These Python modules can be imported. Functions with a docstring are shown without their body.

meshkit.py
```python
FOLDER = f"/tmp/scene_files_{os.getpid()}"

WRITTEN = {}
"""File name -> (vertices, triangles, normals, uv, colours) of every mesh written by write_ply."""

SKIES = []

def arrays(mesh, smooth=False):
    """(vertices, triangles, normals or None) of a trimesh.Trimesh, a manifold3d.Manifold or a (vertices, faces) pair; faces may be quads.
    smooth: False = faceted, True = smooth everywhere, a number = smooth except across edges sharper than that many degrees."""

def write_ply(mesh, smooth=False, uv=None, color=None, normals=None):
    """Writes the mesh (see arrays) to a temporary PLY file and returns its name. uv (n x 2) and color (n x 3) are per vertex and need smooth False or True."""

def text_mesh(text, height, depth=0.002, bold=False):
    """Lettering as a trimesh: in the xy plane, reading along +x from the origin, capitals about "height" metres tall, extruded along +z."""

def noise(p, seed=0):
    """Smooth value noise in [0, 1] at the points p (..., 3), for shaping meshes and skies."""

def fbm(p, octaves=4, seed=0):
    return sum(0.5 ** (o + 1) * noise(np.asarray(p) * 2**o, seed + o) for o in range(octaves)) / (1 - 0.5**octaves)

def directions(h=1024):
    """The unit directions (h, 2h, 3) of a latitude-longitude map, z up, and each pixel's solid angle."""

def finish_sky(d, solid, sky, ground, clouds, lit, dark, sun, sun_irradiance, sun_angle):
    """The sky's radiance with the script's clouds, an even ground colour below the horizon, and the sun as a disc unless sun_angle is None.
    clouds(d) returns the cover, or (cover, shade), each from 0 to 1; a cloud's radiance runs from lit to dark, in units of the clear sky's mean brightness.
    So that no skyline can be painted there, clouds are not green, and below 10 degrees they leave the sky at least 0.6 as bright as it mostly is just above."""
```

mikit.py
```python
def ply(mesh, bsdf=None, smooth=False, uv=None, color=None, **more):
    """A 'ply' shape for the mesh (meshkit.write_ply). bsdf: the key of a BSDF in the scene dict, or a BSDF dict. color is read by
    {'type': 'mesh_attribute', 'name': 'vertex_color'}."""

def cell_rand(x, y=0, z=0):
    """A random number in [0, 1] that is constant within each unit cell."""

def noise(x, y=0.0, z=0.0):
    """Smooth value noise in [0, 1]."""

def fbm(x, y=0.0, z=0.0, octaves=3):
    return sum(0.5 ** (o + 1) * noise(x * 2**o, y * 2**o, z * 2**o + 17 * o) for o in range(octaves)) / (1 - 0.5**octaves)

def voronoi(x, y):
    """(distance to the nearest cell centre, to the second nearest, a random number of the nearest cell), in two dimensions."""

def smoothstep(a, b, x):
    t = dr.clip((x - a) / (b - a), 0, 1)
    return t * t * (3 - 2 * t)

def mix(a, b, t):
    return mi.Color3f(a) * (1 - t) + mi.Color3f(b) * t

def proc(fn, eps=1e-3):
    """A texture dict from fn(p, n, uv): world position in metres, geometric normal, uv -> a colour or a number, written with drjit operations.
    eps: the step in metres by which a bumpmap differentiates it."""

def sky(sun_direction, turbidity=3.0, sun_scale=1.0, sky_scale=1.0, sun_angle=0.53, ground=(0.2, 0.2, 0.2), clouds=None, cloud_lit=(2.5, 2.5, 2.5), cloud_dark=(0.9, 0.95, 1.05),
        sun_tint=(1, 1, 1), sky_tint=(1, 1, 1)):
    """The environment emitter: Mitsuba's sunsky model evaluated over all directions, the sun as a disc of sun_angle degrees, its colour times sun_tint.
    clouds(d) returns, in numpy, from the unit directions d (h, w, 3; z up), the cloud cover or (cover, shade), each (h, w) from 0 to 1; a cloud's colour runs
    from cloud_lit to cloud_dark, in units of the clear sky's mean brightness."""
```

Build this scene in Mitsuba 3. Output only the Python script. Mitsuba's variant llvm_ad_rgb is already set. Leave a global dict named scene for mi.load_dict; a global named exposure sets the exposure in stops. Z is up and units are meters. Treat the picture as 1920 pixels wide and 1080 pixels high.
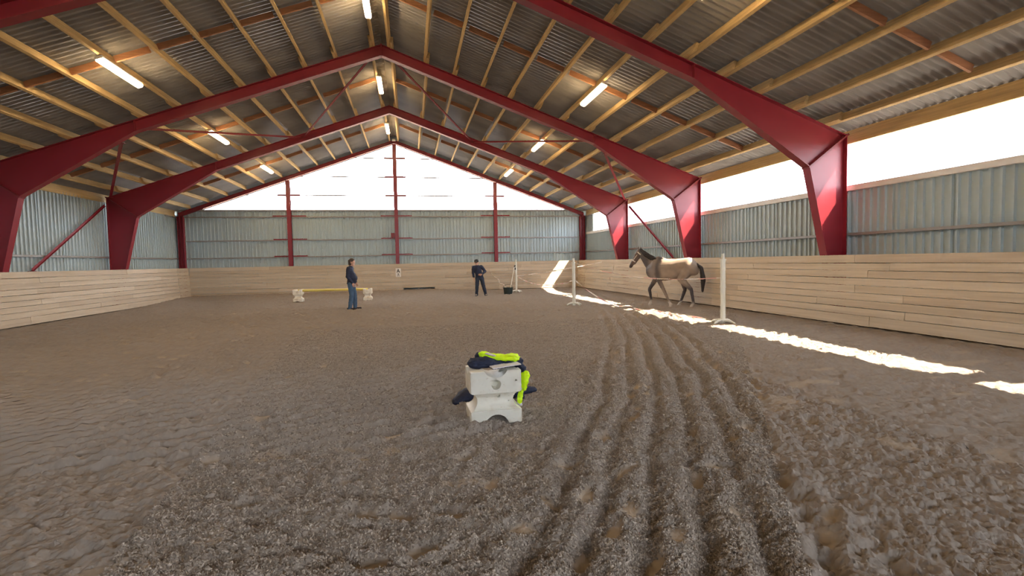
import math, random
import numpy as np, trimesh, manifold3d as m3, shapely
from shapely.geometry import Polygon, box as sbox
import drjit as dr, mitsuba as mi, mikit, meshkit
from mikit import ply, proc

# ------------------------------------------------------------------ camera, sky, sun, exposure
T = mi.ScalarTransform4f
scene, labels = {}, {}
rng = np.random.default_rng(7)
random.seed(7)
FOCAL, YAW, PITCH, ROLL = 950.0, 0.19675, -0.05258, -0.02066
CAM = np.array([0.609, 0.0, 1.55])
fw = np.array([math.sin(YAW) * math.cos(PITCH), math.cos(YAW) * math.cos(PITCH), math.sin(PITCH)])
rt = np.array([math.cos(YAW), -math.sin(YAW), 0.0])
up0 = np.cross(rt, fw)
upv = -math.sin(ROLL) * rt + math.cos(ROLL) * up0
scene['camera'] = {'type': 'perspective', 'fov_axis': 'x', 'fov': 2 * math.degrees(math.atan(960 / FOCAL)),
                   'to_world': T().look_at(origin=CAM.tolist(), target=(CAM + fw).tolist(), up=upv.tolist()), 'near_clip': 0.05, 'far_clip': 500.0}
SUN = np.array([1.0, -0.55, 1.38])
exposure = 2.6
scene['sky'] = mikit.sky(SUN, turbidity=4.0, sun_scale=5.0, sky_scale=6.0, ground=(0.25, 0.24, 0.22), sun_angle=0.6,
                         clouds=lambda d: 0.75 + 0.25 * meshkit.fbm(d * 3.0, 3, 5), cloud_lit=(3.15, 3.3, 3.55), cloud_dark=(1.55, 1.65, 1.8))
LAMP = (13.0, 9.0, 4.6)         # radiance of the fluorescent tubes' covers

# ------------------------------------------------------------------ dimensions of the hall (metres)
YG, BAY = 25.8, 5.5                # far gable, spacing of the frames
SL = 0.365                         # roof slope
HW = 9.83                          # half width
ZR = 7.60                          # top of the rafters at the ridge
PD = 0.17                          # purlin depth
NB = 7
YB = YG - NB * BAY                  # near gable, behind the camera
CS = math.cos(math.atan(SL))
KX, KY, KZ = 9.22, 25.35, 1.50     # kickboards: side face, far face, top
rtop = lambda x: ZR - SL * abs(x)
deck = lambda x: ZR + PD / CS - SL * abs(x)

# ------------------------------------------------------------------ materials
def mat(key, d, two=True):
    scene[key] = {'type': 'twosided', 'bsdf': d} if two else d
    return key

def princ(color, rough=0.5, **k):
    c = color if isinstance(color, dict) else {'type': 'rgb', 'value': list(color)}
    return {'type': 'principled', 'base_color': c, 'roughness': rough, **k}

def wood_fn(a, b, ax, f1=2.0, f2=38.0):
    def fn(p, n, uv):
        u, v, w = (p.x, p.y, p.z)
        if ax == 'y':
            g = mikit.fbm(u * f2, v * f1, w * f2, octaves=3)
            t = mikit.noise(u * 7.0, v * 0.25, w * 9.0)
        else:
            g = mikit.fbm(u * f1, v * f2, w * f2, octaves=3)
            t = mikit.noise(u * 0.25, v * 7.0, w * 9.0)
        return mikit.mix(a, b, dr.clip(g * 0.75 + t * 0.35 - 0.05, 0, 1))
    return fn

mat('red_paint', princ((0.20, 0.016, 0.027), 0.40, specular=0.5))
mat('dark_red_paint', princ((0.16, 0.022, 0.030), 0.5))
mat('purlin_wood', princ(proc(wood_fn((0.30, 0.20, 0.09), (0.66, 0.49, 0.24), 'y')), 0.75))
mat('batten_wood', princ(proc(wood_fn((0.22, 0.10, 0.05), (0.42, 0.21, 0.11), 'x')), 0.75))
mat('roof_sheet', princ(proc(lambda p, n, uv: mikit.mix((0.155, 0.15, 0.147), (0.245, 0.235, 0.225), mikit.fbm(p.x * 1.1, p.y * 2.4, 0.0, octaves=3))), 0.85))
mat('clad', princ((0.37, 0.455, 0.485), 0.45, metallic=0.1, specular=0.4))
mat('galv', princ((0.27, 0.265, 0.26), 0.5, metallic=0.3))
PL = [((0.39, 0.325, 0.245), (0.57, 0.49, 0.38)), ((0.42, 0.355, 0.27), (0.60, 0.52, 0.415)), ((0.36, 0.295, 0.22), (0.53, 0.45, 0.35))]
for i, (a, b) in enumerate(PL):
    mat(f'plank_x{i}', princ(proc(wood_fn(a, b, 'x', 1.2, 30)), 0.8))
    mat(f'plank_y{i}', princ(proc(wood_fn(a, b, 'y', 1.2, 30)), 0.8))
mat('white_paint', princ((0.72, 0.71, 0.68), 0.5))
mat('plastic_white', princ(proc(lambda p, n, uv: mikit.mix((0.74, 0.72, 0.63), (0.50, 0.42, 0.30),
    dr.clip(mikit.smoothstep(0.52, 0.80, mikit.fbm(p.x * 9, p.y * 9, p.z * 7, octaves=3)) * 0.55 + mikit.smoothstep(0.86, 0.90, mikit.noise(p.x * 90, p.y * 90, p.z * 70)) * 0.5, 0, 1))), 0.5, specular=0.4))
mat('post_white', princ((0.70, 0.72, 0.66), 0.45))
mat('glass', {'type': 'thindielectric', 'int_ior': 1.3}, two=False)
mat('navy', princ(proc(lambda p, n, uv: mikit.mix((0.007, 0.012, 0.034), (0.018, 0.028, 0.066), mikit.fbm(p.x * 40, p.y * 40, p.z * 40, octaves=2))), 0.8, sheen=0.3))
mat('denim', princ(proc(lambda p, n, uv: mikit.mix((0.035, 0.075, 0.14), (0.075, 0.14, 0.235), mikit.fbm(p.x * 14, p.y * 14, p.z * 9, octaves=3))), 0.85))
mat('dark_denim', princ((0.022, 0.034, 0.062), 0.85))
mat('black_cloth', princ((0.012, 0.012, 0.014), 0.85))
mat('cap_black', princ((0.010, 0.016, 0.018), 0.7))
mat('skin', princ((0.56, 0.34, 0.25), 0.5, specular=0.35))
mat('hair_dark', princ((0.035, 0.022, 0.020), 0.6))
mat('shoe_grey', princ((0.22, 0.21, 0.20), 0.7))
mat('shoe_dark', princ((0.02, 0.018, 0.022), 0.6))
mat('hivis', princ((0.62, 0.92, 0.004), 0.6))
mat('silver', princ((0.62, 0.63, 0.65), 0.4, metallic=0.2))
mat('paper', princ((0.60, 0.58, 0.60), 0.7))
mat('bucket_rubber', princ((0.016, 0.030, 0.030), 0.6))
mat('yellow_paint', princ((0.66, 0.55, 0.14), 0.5))
mat('tape_red', princ((0.62, 0.36, 0.34), 0.5))
mat('tape_white', princ((0.72, 0.66, 0.60), 0.5))
mat('ink', princ((0.012, 0.012, 0.014), 0.6))
mat('halter', princ((0.62, 0.58, 0.54), 0.6))
mat('lamp_body', princ((0.7, 0.7, 0.7), 0.5))
mat('attr', {'type': 'diffuse', 'reflectance': {'type': 'mesh_attribute', 'name': 'vertex_color'}})
mat('earth', {'type': 'diffuse', 'reflectance': {'type': 'rgb', 'value': [0.22, 0.19, 0.15]}})
mat('sand', {'type': 'bumpmap', 'scale': 0.030, 'nested_texture': proc(lambda p, n, uv: 0.5 * mikit.noise(p.x * 42, p.y * 42, 0.0) + 0.3 * mikit.noise(p.x * 95, p.y * 95, 0.0) + 0.2 * mikit.noise(p.x * 190, p.y * 190, 0.0), 2e-3),
             'bsdf': {'type': 'diffuse', 'reflectance': {'type': 'mesh_attribute', 'name': 'vertex_color'}}})
mat('horse_coat', princ({'type': 'mesh_attribute', 'name': 'vertex_color'}, 0.55, specular=0.4, sheen=0.3))
mat('horse_hair', princ((0.012, 0.010, 0.011), 0.6))

# ------------------------------------------------------------------ helpers
def lab(key, text=None, cat=None, group=None, kind=None):
    d = {}
    if text: d['label'] = text
    if cat: d['category'] = cat
    if group: d['group'] = group
    if kind: d['kind'] = kind
    labels[key] = d

def num(key):
    if key not in scene: return key
    i = 1
    while f'{key}_{i:03d}' in scene: i += 1
    return f'{key}_{i:03d}'

_count = {}
def tnum(key):
    """next name of a top-level thing"""
    n = _count.get(key, -1) + 1
    _count[key] = n
    return key if n == 0 else f'{key}_{n:03d}'

def add(key, mesh, bsdf, smooth=False, **k):
    key = num(key)
    scene[key] = ply(mesh, bsdf, smooth, **k)
    return key

def cat(ms): return trimesh.util.concatenate(ms)

def bx(c, s, rot=None):
    m = trimesh.creation.box(extents=s)
    if rot is not None:
        M = np.eye(4); M[:3, :3] = rot; m.apply_transform(M)
    m.apply_translation(c)
    return m

def beam(a, b, w, h, up=(0, 0, 1)):
    """a bar from a to b, w across, h along up"""
    a, b = np.asarray(a, float), np.asarray(b, float)
    d = b - a; L = np.linalg.norm(d); d /= L
    s = np.cross(d, up); s /= np.linalg.norm(s); u = np.cross(s, d)
    return bx((a + b) / 2, (L, w, h), np.stack([d, s, u], 1))

def tube(pts, rad, n=8):
    p = np.asarray(pts, float)
    t = np.gradient(p, axis=0); t /= np.linalg.norm(t, axis=1, keepdims=True) + 1e-12
    ref = np.array([0.31, 0.2, 0.93]); a = np.cross(t, ref); a /= np.linalg.norm(a, axis=1, keepdims=True); b = np.cross(t, a)
    ang = np.arange(n) * 2 * np.pi / n
    r = np.broadcast_to(rad, (len(p),))[:, None, None]
    v = p[:, None] + r * (np.cos(ang)[None, :, None] * a[:, None] + np.sin(ang)[None, :, None] * b[:, None])
    m = len(p); i, j = np.meshgrid(np.arange(m - 1), np.arange(n), indexing='ij')
    q = np.stack([i * n + j, i * n + (j + 1) % n, (i + 1) * n + (j + 1) % n, (i + 1) * n + j], -1).reshape(-1, 4)
    f = np.vstack([q[:, [0, 1, 2]], q[:, [0, 2, 3]]])
    v = np.vstack([v.reshape(-1, 3), p[:1], p[-1:]])
    k0, k1 = m * n, m * n + 1
    jj = np.arange(n)
    f = np.vstack([f, np.stack([jj * 0 + k0, (jj + 1) % n, jj], 1), np.stack([jj * 0 + k1, (m - 1) * n + jj, (m - 1) * n + (jj + 1) % n], 1)])
    tm = trimesh.Trimesh(v, f, process=False)
    if tm.volume < 0: tm.invert()
    return tm

def ribbon(pts, w, up=(0, 0, 1), twist=0.0, th=0.002):
    p = np.asarray(pts, float); t = np.gradient(p, axis=0); t /= np.linalg.norm(t, axis=1, keepdims=True)
    u = np.broadcast_to(np.asarray(up, float), p.shape)
    s = np.cross(t, u); s /= np.linalg.norm(s, axis=1, keepdims=True); u = np.cross(s, t)
    a = (np.arange(len(p)) * twist)[:, None]
    e = np.cos(a) * u + np.sin(a) * s
    nrm = np.cross(t, e)
    ring = np.stack([p + e * w / 2 + nrm * th, p - e * w / 2 + nrm * th, p - e * w / 2 - nrm * th, p + e * w / 2 - nrm * th], 1)
    m = len(p); i, j = np.meshgrid(np.arange(m - 1), np.arange(4), indexing='ij')
    q = np.stack([i * 4 + j, i * 4 + (j + 1) % 4, (i + 1) * 4 + (j + 1) % 4, (i + 1) * 4 + j], -1).reshape(-1, 4)
    return trimesh.Trimesh(ring.reshape(-1, 3), np.vstack([q[:, [0, 1, 2]], q[:, [0, 2, 3]]]), process=False)

def sag(a, b, d, n=24):
    t = np.linspace(0, 1, n)[:, None]
    p = np.asarray(a, float) * (1 - t) + np.asarray(b, float) * t
    p[:, 2] -= (4 * d * t * (1 - t))[:, 0]
    return p

def catmull(P, n=8):
    P = np.asarray(P, float); Q = np.vstack([2 * P[0] - P[1], P, 2 * P[-1] - P[-2]]); out = []
    for i in range(1, len(Q) - 2):
        for t in np.arange(n) / n:
            a, b, c, d = Q[i - 1], Q[i], Q[i + 1], Q[i + 2]
            out.append(0.5 * (2 * b + (c - a) * t + (2 * a - 5 * b + 4 * c - d) * t * t + (3 * b - a - 3 * c + d) * t ** 3))
    out.append(P[-1])
    return np.array(out)

def extrude_xz(poly, y0, y1):
    """shapely polygon in (x, z) as a plate between y0 and y1"""
    m = trimesh.creation.extrude_polygon(poly, abs(y1 - y0), engine='earcut')
    v = m.vertices.copy()
    m.vertices = np.stack([v[:, 0], max(y0, y1) - v[:, 2], v[:, 1]], 1)
    return m

def flat(poly, fn):
    v, f = trimesh.creation.triangulate_polygon(poly, engine='earcut')
    return trimesh.Trimesh(np.array([fn(a, b) for a, b in v]), f, process=False)

def sphere(c, r, seg=16, scale=None):
    s = m3.Manifold.sphere(1.0, seg)
    sc = np.asarray(scale if scale is not None else (r, r, r), float)
    return s.scale(sc.tolist()).translate(list(map(float, c)))

def hull(*ms): return m3.Manifold.batch_hull(list(ms))

def union(ms): return m3.Manifold.batch_boolean(list(ms), m3.OpType.Add)

def chain(pts, rads, seg=16):
    ss = [sphere(p, r if np.ndim(r) == 0 else 1, seg, None if np.ndim(r) == 0 else r) for p, r in zip(pts, rads)]
    return [hull(ss[i], ss[i + 1]) for i in range(len(ss) - 1)]

def tm(man):
    m = man.to_mesh(); return trimesh.Trimesh(m.vert_properties[:, :3], m.tri_verts, process=True)

def soft(parts, edge=0.03, it=10):
    u = union(parts).refine_to_length(edge)
    m = tm(u)
    if it: trimesh.smoothing.filter_taubin(m, lamb=0.5, nu=0.52, iterations=it)
    return m

def place(m, loc, deg=0.0, s=1.0):
    m = m.copy(); m.apply_scale(s)
    a = math.radians(deg); R = np.eye(4); R[:2, :2] = [[math.cos(a), -math.sin(a)], [math.sin(a), math.cos(a)]]
    m.apply_transform(R); m.apply_translation(loc)
    return m

sstep = lambda a, b, x: (lambda t: t * t * (3 - 2 * t))(np.clip((x - a) / (b - a), 0, 1))

# ------------------------------------------------------------------ floor: harrowed sand
ARC_C = np.array([-45.92, 29.05])
HOOF = [(0.42, 4.62, 0.4), (0.15, 4.16, 0.2), (0.5, 3.12, -0.5), (0.28, 3.2, -0.4), (0.80, 3.09, -0.5), (1.12, 3.47, 1.3), (1.74, 3.66, 0.2), (1.43, 3.11, -0.6), (1.20, 2.82, 0.0),
        (1.90, 2.86, 1.2), (1.46, 2.48, 1.1), (0.36, 2.66, 0.1), (0.62, 2.72, 0.3), (2.1, 3.4, 0.6), (0.12, 3.7, 0.3), (2.75, 3.3, 0.4), (3.0, 2.5, 0.9), (-0.5, 3.5, 0.3), (-1.0, 4.4, 0.7),
        (-0.9, 5.5, 1.0), (2.2, 4.1, 0.9), (1.62, 3.95, 0.1), (1.0, 3.95, 0.8), (0.05, 4.40, 0.1)]
HOOF += [(float(rng.uniform(-6, 6)), float(rng.uniform(6.2, 20)), float(rng.uniform(0, 3.1))) for _ in range(260)]
_r2 = np.random.default_rng(21)
for _ in range(150):
    a_ = _r2.uniform(-0.53, -0.22); r_ = 54.5 + _r2.uniform(-0.4, 1.6)
    HOOF.append((ARC_C[0] + r_ * math.cos(a_), ARC_C[1] + r_ * math.sin(a_), a_ + 1.57))

def ground(x, y, fine=1.0):
    """(height, how far the sand is pressed smooth, from 0 to 1)"""
    x, y = np.asarray(x, float), np.asarray(y, float)
    p = np.stack([x, y, 0 * x], -1)
    near = np.minimum(np.minimum(KY - 0.1 - y, 9.2 - x), 9.2 + x)
    z = (0.13 + 0.13 * (1 - sstep(1.5, 4.5, x)) * sstep(20, 24, y)) * (1 - sstep(0.1, 2.4, near)) ** 1.3
    wob = 0.10 * (meshkit.noise(p * 1.3, 3) - 0.5)
    R = np.hypot(x - ARC_C[0], y - ARC_C[1]) + wob
    ring = sstep(53.75, 54.0, R) * (1 - sstep(55.5, 56.1, R)) * (1 - sstep(13, 17, y))
    trough = lambda t: 0.35 - (0.5 - 0.5 * np.cos(2 * np.pi * t)) ** 1.6
    z = z + ring * 0.060 * trough((R - 54.06) / 0.29 + 0.5) * (0.6 + 0.7 * meshkit.noise(p * 0.9, 4))
    u = y - 0.36 * x + 0.05 * x * x * (x < 0) + 0.6 * wob
    left = sstep(4.3, 4.6, y) * (1 - sstep(6.6, 8.6, y)) * (1 - sstep(0.9, 2.0, x))
    z = z + left * 0.11 * trough(u / 0.235) * (0.5 + meshkit.noise(p * 1.1, 14))
    far = sstep(6.5, 8.5, y) * (1 - ring)
    z = z + far * 0.042 * trough((y + 0.10 * x + 1.2 * wob) / 0.30) * (0.5 + meshkit.noise(p * 0.6, 5))
    # hoof prints
    press = np.zeros_like(z)
    for hx, hy, a in HOOF:
        sel = (np.abs(x - hx) < 0.36) & (np.abs(y - hy) < 0.36)
        if not sel.any(): continue
        dx, dy = x[sel] - hx, y[sel] - hy
        a2, b2 = dx * math.cos(a) + dy * math.sin(a), -dx * math.sin(a) + dy * math.cos(a)
        q = np.sqrt((a2 / 0.135) ** 2 + (b2 / 0.068) ** 2) + 0.35 * (meshkit.noise(np.stack([dx * 9 + hx, dy * 9 + hy, 0 * dx], -1), 8) - 0.5)
        z[sel] += -0.034 * (1 - sstep(0.45, 1.15, q)) + 0.012 * np.exp(-((q - 1.45) / 0.28) ** 2)
        press[sel] = np.maximum(press[sel], 1 - sstep(0.5, 1.05, q))
    patch = sstep(0.66, 0.74, meshkit.fbm(p * [2.0, 3.4, 1] + 3.1, 3, 12)) * (1 - ring) * (1 - left)
    press = np.maximum(press, 0.6 * patch * (y < 6))
    rough = 1 - 0.9 * press
    nearby = 1 - sstep(5.0, 9.0, y)
    z = z + rough * (0.022 + 0.026 * nearby * (1 - 0.9 * left)) * (meshkit.noise(p * 5.5, 6) - 0.5)
    z = z + rough * (0.026 + 0.016 * nearby) * (meshkit.noise(p * 19.0, 7) - 0.5)
    if fine > 0:
        c = meshkit.noise(p * 48.0 + 1.7, 9)
        z = z + fine * rough * (0.026 * (c - 0.5) + 0.012 * (meshkit.noise(p * 100.0, 10) - 0.5))
    return z, press

def gz(x, y): return float(ground(np.array([x]), np.array([y]), 0)[0][0])

def sand_patch(x0, x1, y0, y1, step, fine):
    nx, ny = int(round((x1 - x0) / step)) + 1, int(round((y1 - y0) / step)) + 1
    X, Y = np.meshgrid(np.linspace(x0, x1, nx), np.linspace(y0, y1, ny))
    z, press = ground(X.ravel(), Y.ravel(), fine)
    v = np.stack([X.ravel(), Y.ravel(), z], 1)
    i, j = np.meshgrid(np.arange(ny - 1), np.arange(nx - 1), indexing='ij'); a = (i * nx + j).ravel()
    f = np.vstack([np.stack([a, a + 1, a + nx + 1], 1), np.stack([a, a + nx + 1, a + nx], 1)])
    p = v * [1, 1, 0]
    t = (0.55 * meshkit.noise(p * 55, 31) + 0.45 * meshkit.noise(p * 120, 32))[:, None]
    big = meshkit.fbm(p * 0.5, 3, 33)[:, None]
    sand, moist = np.array([0.315, 0.270, 0.228]), np.array([0.41, 0.335, 0.255])
    c = sand * (0.88 + 0.24 * t) * (0.95 + 0.1 * big)          # grain of single grains, the same all over the floor
    c = c * (1 - press[:, None]) + moist * press[:, None]      # trodden sand shows its browner lower layer
    return v, f, c

def merge(ps):
    V, F, C, o = [], [], [], 0
    for v, f, c in ps: V.append(v); F.append(f + o); C.append(c); o += len(v)
    return np.vstack(V), np.vstack(F), np.vstack(C)

V, F, C = merge([sand_patch(-2.4, 4.9, 1.5, 6.4, 0.0115, 1.0), sand_patch(-9.6, -2.4, 1.5, 6.4, 0.035, 0.4), sand_patch(4.9, 9.6, 1.5, 6.4, 0.03, 0.6),
                 sand_patch(-3.2, 7.8, 6.4, 12.0, 0.019, 0.9), sand_patch(-9.6, -3.2, 6.4, 12.0, 0.05, 0.4), sand_patch(7.8, 9.6, 6.4, 12.0, 0.05, 0.4), sand_patch(-9.6, 9.6, 12.0, 25.9, 0.04, 0.8), sand_patch(-9.6, 9.6, YB, 1.5, 0.3, 0)])
scene['floor'] = ply(trimesh.Trimesh(V, F, process=False), 'sand', True, color=C)
lab('floor', 'brown harrowed riding sand with curved tracks and hoof prints', kind='structure')
sub = trimesh.creation.box(extents=(160, 160, 0.3)).apply_translation((0, 8, -0.30))
add('floor__subsoil', sub, 'earth')
# crumbs and fibres lying on the sand
n = 230000
cy = 1.9 + 10.6 * rng.random(n) ** 2.1; cx = 0.2 + 0.28 * cy + (0.9 + 0.38 * cy) * rng.uniform(-1, 1, n)
hz, pr = ground(cx, cy, 1.0)
keep = (rng.random(n) > pr * 1.1) & ~((np.abs(cx - 1.37) < 0.26) & (np.abs(cy - 4.93) < 0.2))
cx, cy, hz = cx[keep], cy[keep], hz[keep]; n = len(cx)
L = rng.uniform(0.006, 0.013, n) * np.where(rng.random(n) < 0.05, 1.9, 1.0); W = rng.uniform(0.004, 0.0085, n)
a, e = rng.uniform(0, np.pi, n), rng.uniform(-0.5, 0.9, n)
d1 = np.stack([np.cos(a) * np.cos(e), np.sin(a) * np.cos(e), np.sin(e)], 1)
d2 = np.stack([-np.sin(a), np.cos(a), 0 * a], 1); d3 = np.cross(d1, d2)
o = np.stack([cx, cy, hz + 0.004], 1)
V = np.stack([o + d1 * L[:, None], o - d1 * L[:, None], o + d2 * W[:, None] - d3 * 0.5 * W[:, None], o - d2 * W[:, None] - d3 * 0.5 * W[:, None], o + d3 * W[:, None]], 1)
oc = np.array([[0, 2, 4], [2, 1, 4], [1, 3, 4], [3, 0, 4], [2, 0, 3], [1, 2, 3]])
F = (oc[None] + (np.arange(n) * 5)[:, None, None]).reshape(-1, 3)
tone = rng.random(n)[:, None] ** 2.2
col = np.array([0.235, 0.195, 0.158]) * (1 - tone) + np.array([0.52, 0.45, 0.375]) * tone
scene['floor__sand_crumbs'] = ply(trimesh.Trimesh(V.reshape(-1, 3), F, process=False), 'attr', False, color=np.repeat(col, 5, 0))
lab('floor__sand_crumbs', 'loose crumbs and fibres of the riding sand', kind='stuff')

# ------------------------------------------------------------------ ceiling: corrugated sheets, purlins, battens
XP = [0.22] + [1.2 + 0.8 * i for i in range(11)]
def corrugated(x0, x1, y0, y1, lift=0.0, pitch=0.15, amp=0.020):
    ny = int((y1 - y0) / pitch * 8) + 1
    ys = np.linspace(y0, y1, ny)
    w = amp * np.cos(2 * np.pi * ys / pitch) + amp + lift
    xs = np.array([x0, x1])
    v = np.array([[x, y, deck(x) + h] for x in xs for y, h in zip(ys, w)])
    i = np.arange(ny - 1)
    f = np.vstack([np.stack([i, i + 1, ny + i + 1], 1), np.stack([i, ny + i + 1, ny + i], 1)])
    return trimesh.Trimesh(v, f, process=False)

rows = [0.0, 2.0, 3.6, 5.2, 6.8, 8.4, 10.02]
for side in (1, -1):
    for b in range(NB):
        y1 = YG - b * BAY + (0.35 if b == 0 else 0.0); y0 = YG - (b + 1) * BAY
        for r in range(6):
            add('ceiling__roof_sheet', corrugated(side * (rows[r] - (0.06 if r else 0)), side * rows[r + 1], y0, y1, 0.004 * (5 - r)), 'roof_sheet', True)
lab('ceiling', 'pitched hall roof of grey corrugated sheets on timber purlins', kind='structure')
def purlin(side, x, y0, y1, off):
    x = x + off
    nrm = np.array([side * SL * CS, 0, CS])
    c0 = np.array([side * x, y0, rtop(x)]); c1 = np.array([side * x, y1, rtop(x)])
    return beam(c0 + nrm * PD / 2, c1 + nrm * PD / 2, 0.06, PD - 0.004, nrm)
for side in (1, -1):
    for x in XP:
        for b in range(5):
            y1 = YG - b * BAY; y0 = y1 - BAY
            o = 0.031 if b % 2 else -0.031
            add('ceiling__purlin', purlin(side, x, max(y0 - 0.45, -3), y1 + (0.45 if b else -0.02), o), 'purlin_wood')
    # battens between the purlins, one row in the middle of each bay
    for b in range(5):
        ym = YG - b * BAY - BAY / 2 - 0.15
        for i in range(len(XP) - 1):
            xa, xb = XP[i] + 0.075, XP[i + 1] - 0.075
            nrm = np.array([side * SL * CS, 0, CS])
            pa, pb = np.array([side * xa, ym, rtop(xa)]), np.array([side * xb, ym, rtop(xb)])
            add('ceiling__batten', beam(pa + nrm * 0.095, pb + nrm * 0.095, 0.045, 0.12, nrm), 'batten_wood')
    add('ceiling__eave_beam', bx((side * 9.88, (YG + YB) / 2, 4.04), (0.06, YG - YB, 0.27)), 'purlin_wood')
for b in range(NB):
    add('ceiling__ridge_cap', extrude_xz(Polygon([(-0.3, deck(0.3) + 0.05), (0, deck(0) + 0.05), (0.3, deck(0.3) + 0.05), (0.3, deck(0.3) + 0.06), (0, deck(0) + 0.07), (-0.3, deck(0.3) + 0.06)]), YG + 0.35 - b * BAY - (0.35 if b else 0), YG - (b + 1) * BAY), 'roof_sheet')

# ------------------------------------------------------------------ walls
def ribbed(p0, p1, z0, z1, inward, pitch=0.15, depth=0.04):
    """trapezoidal sheet from p0 to p1 (x, y), ribs towards inward"""
    p0, p1, inw = np.asarray(p0, float), np.asarray(p1, float), np.asarray(inward, float)
    L = np.linalg.norm(p1 - p0); d = (p1 - p0) / L
    nrib = max(1, round(L / pitch)); s = []
    for k in range(nrib):
        for t, h in ((0.0, 0), (0.60, 0), (0.68, 1), (0.88, 1), (0.96, 0)):
            s.append(((k + t) * L / nrib, h))
    s.append((L, 0))
    v = []
    for z in (z0, z1):
        for t, h in s:
            q = p0 + d * t + inw * depth * h
            v.append([q[0], q[1], z])
    n = len(s); i = np.arange(n - 1)
    f = np.vstack([np.stack([i, i + 1, n + i + 1], 1), np.stack([i, n + i + 1, n + i], 1)])
    return trimesh.Trimesh(np.array(v), f, process=False)

XC = HW + 0.06
# far gable
YC = YG + 0.12
lab('wall_back', 'far gable wall of grey ribbed metal sheets above timber kickboards', kind='structure')
xs = np.linspace(-XC, XC, 20)
for i in range(19):
    add('wall_back__cladding_sheet', ribbed((xs[i] - 0.03, YC + 0.004 * (i % 2)), (xs[i + 1] + 0.03, YC + 0.004 * (i % 2)), 0.0, 4.20, (0, -1)), 'clad')
for z in (1.97, 2.77, 3.87):
    add('wall_back__girt', bx((0, YC - 0.065, z), (2 * XC, 0.06, 0.055)), 'galv')
add('wall_back__top_rail', bx((0, YC - 0.05, 4.18), (2 * XC, 0.1, 0.07)), 'galv')
GZ = [4.22, 4.91, 5.81, 6.73, 9.0]
GX = [-HW, -4.95, 0.0, 4.95, HW]
roofpoly = Polygon([(-HW - 0.1, 0), (HW + 0.1, 0), (HW + 0.1, deck(HW + 0.1) + 0.03), (0, deck(0) + 0.03), (-HW - 0.1, deck(HW + 0.1) + 0.03)])
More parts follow.
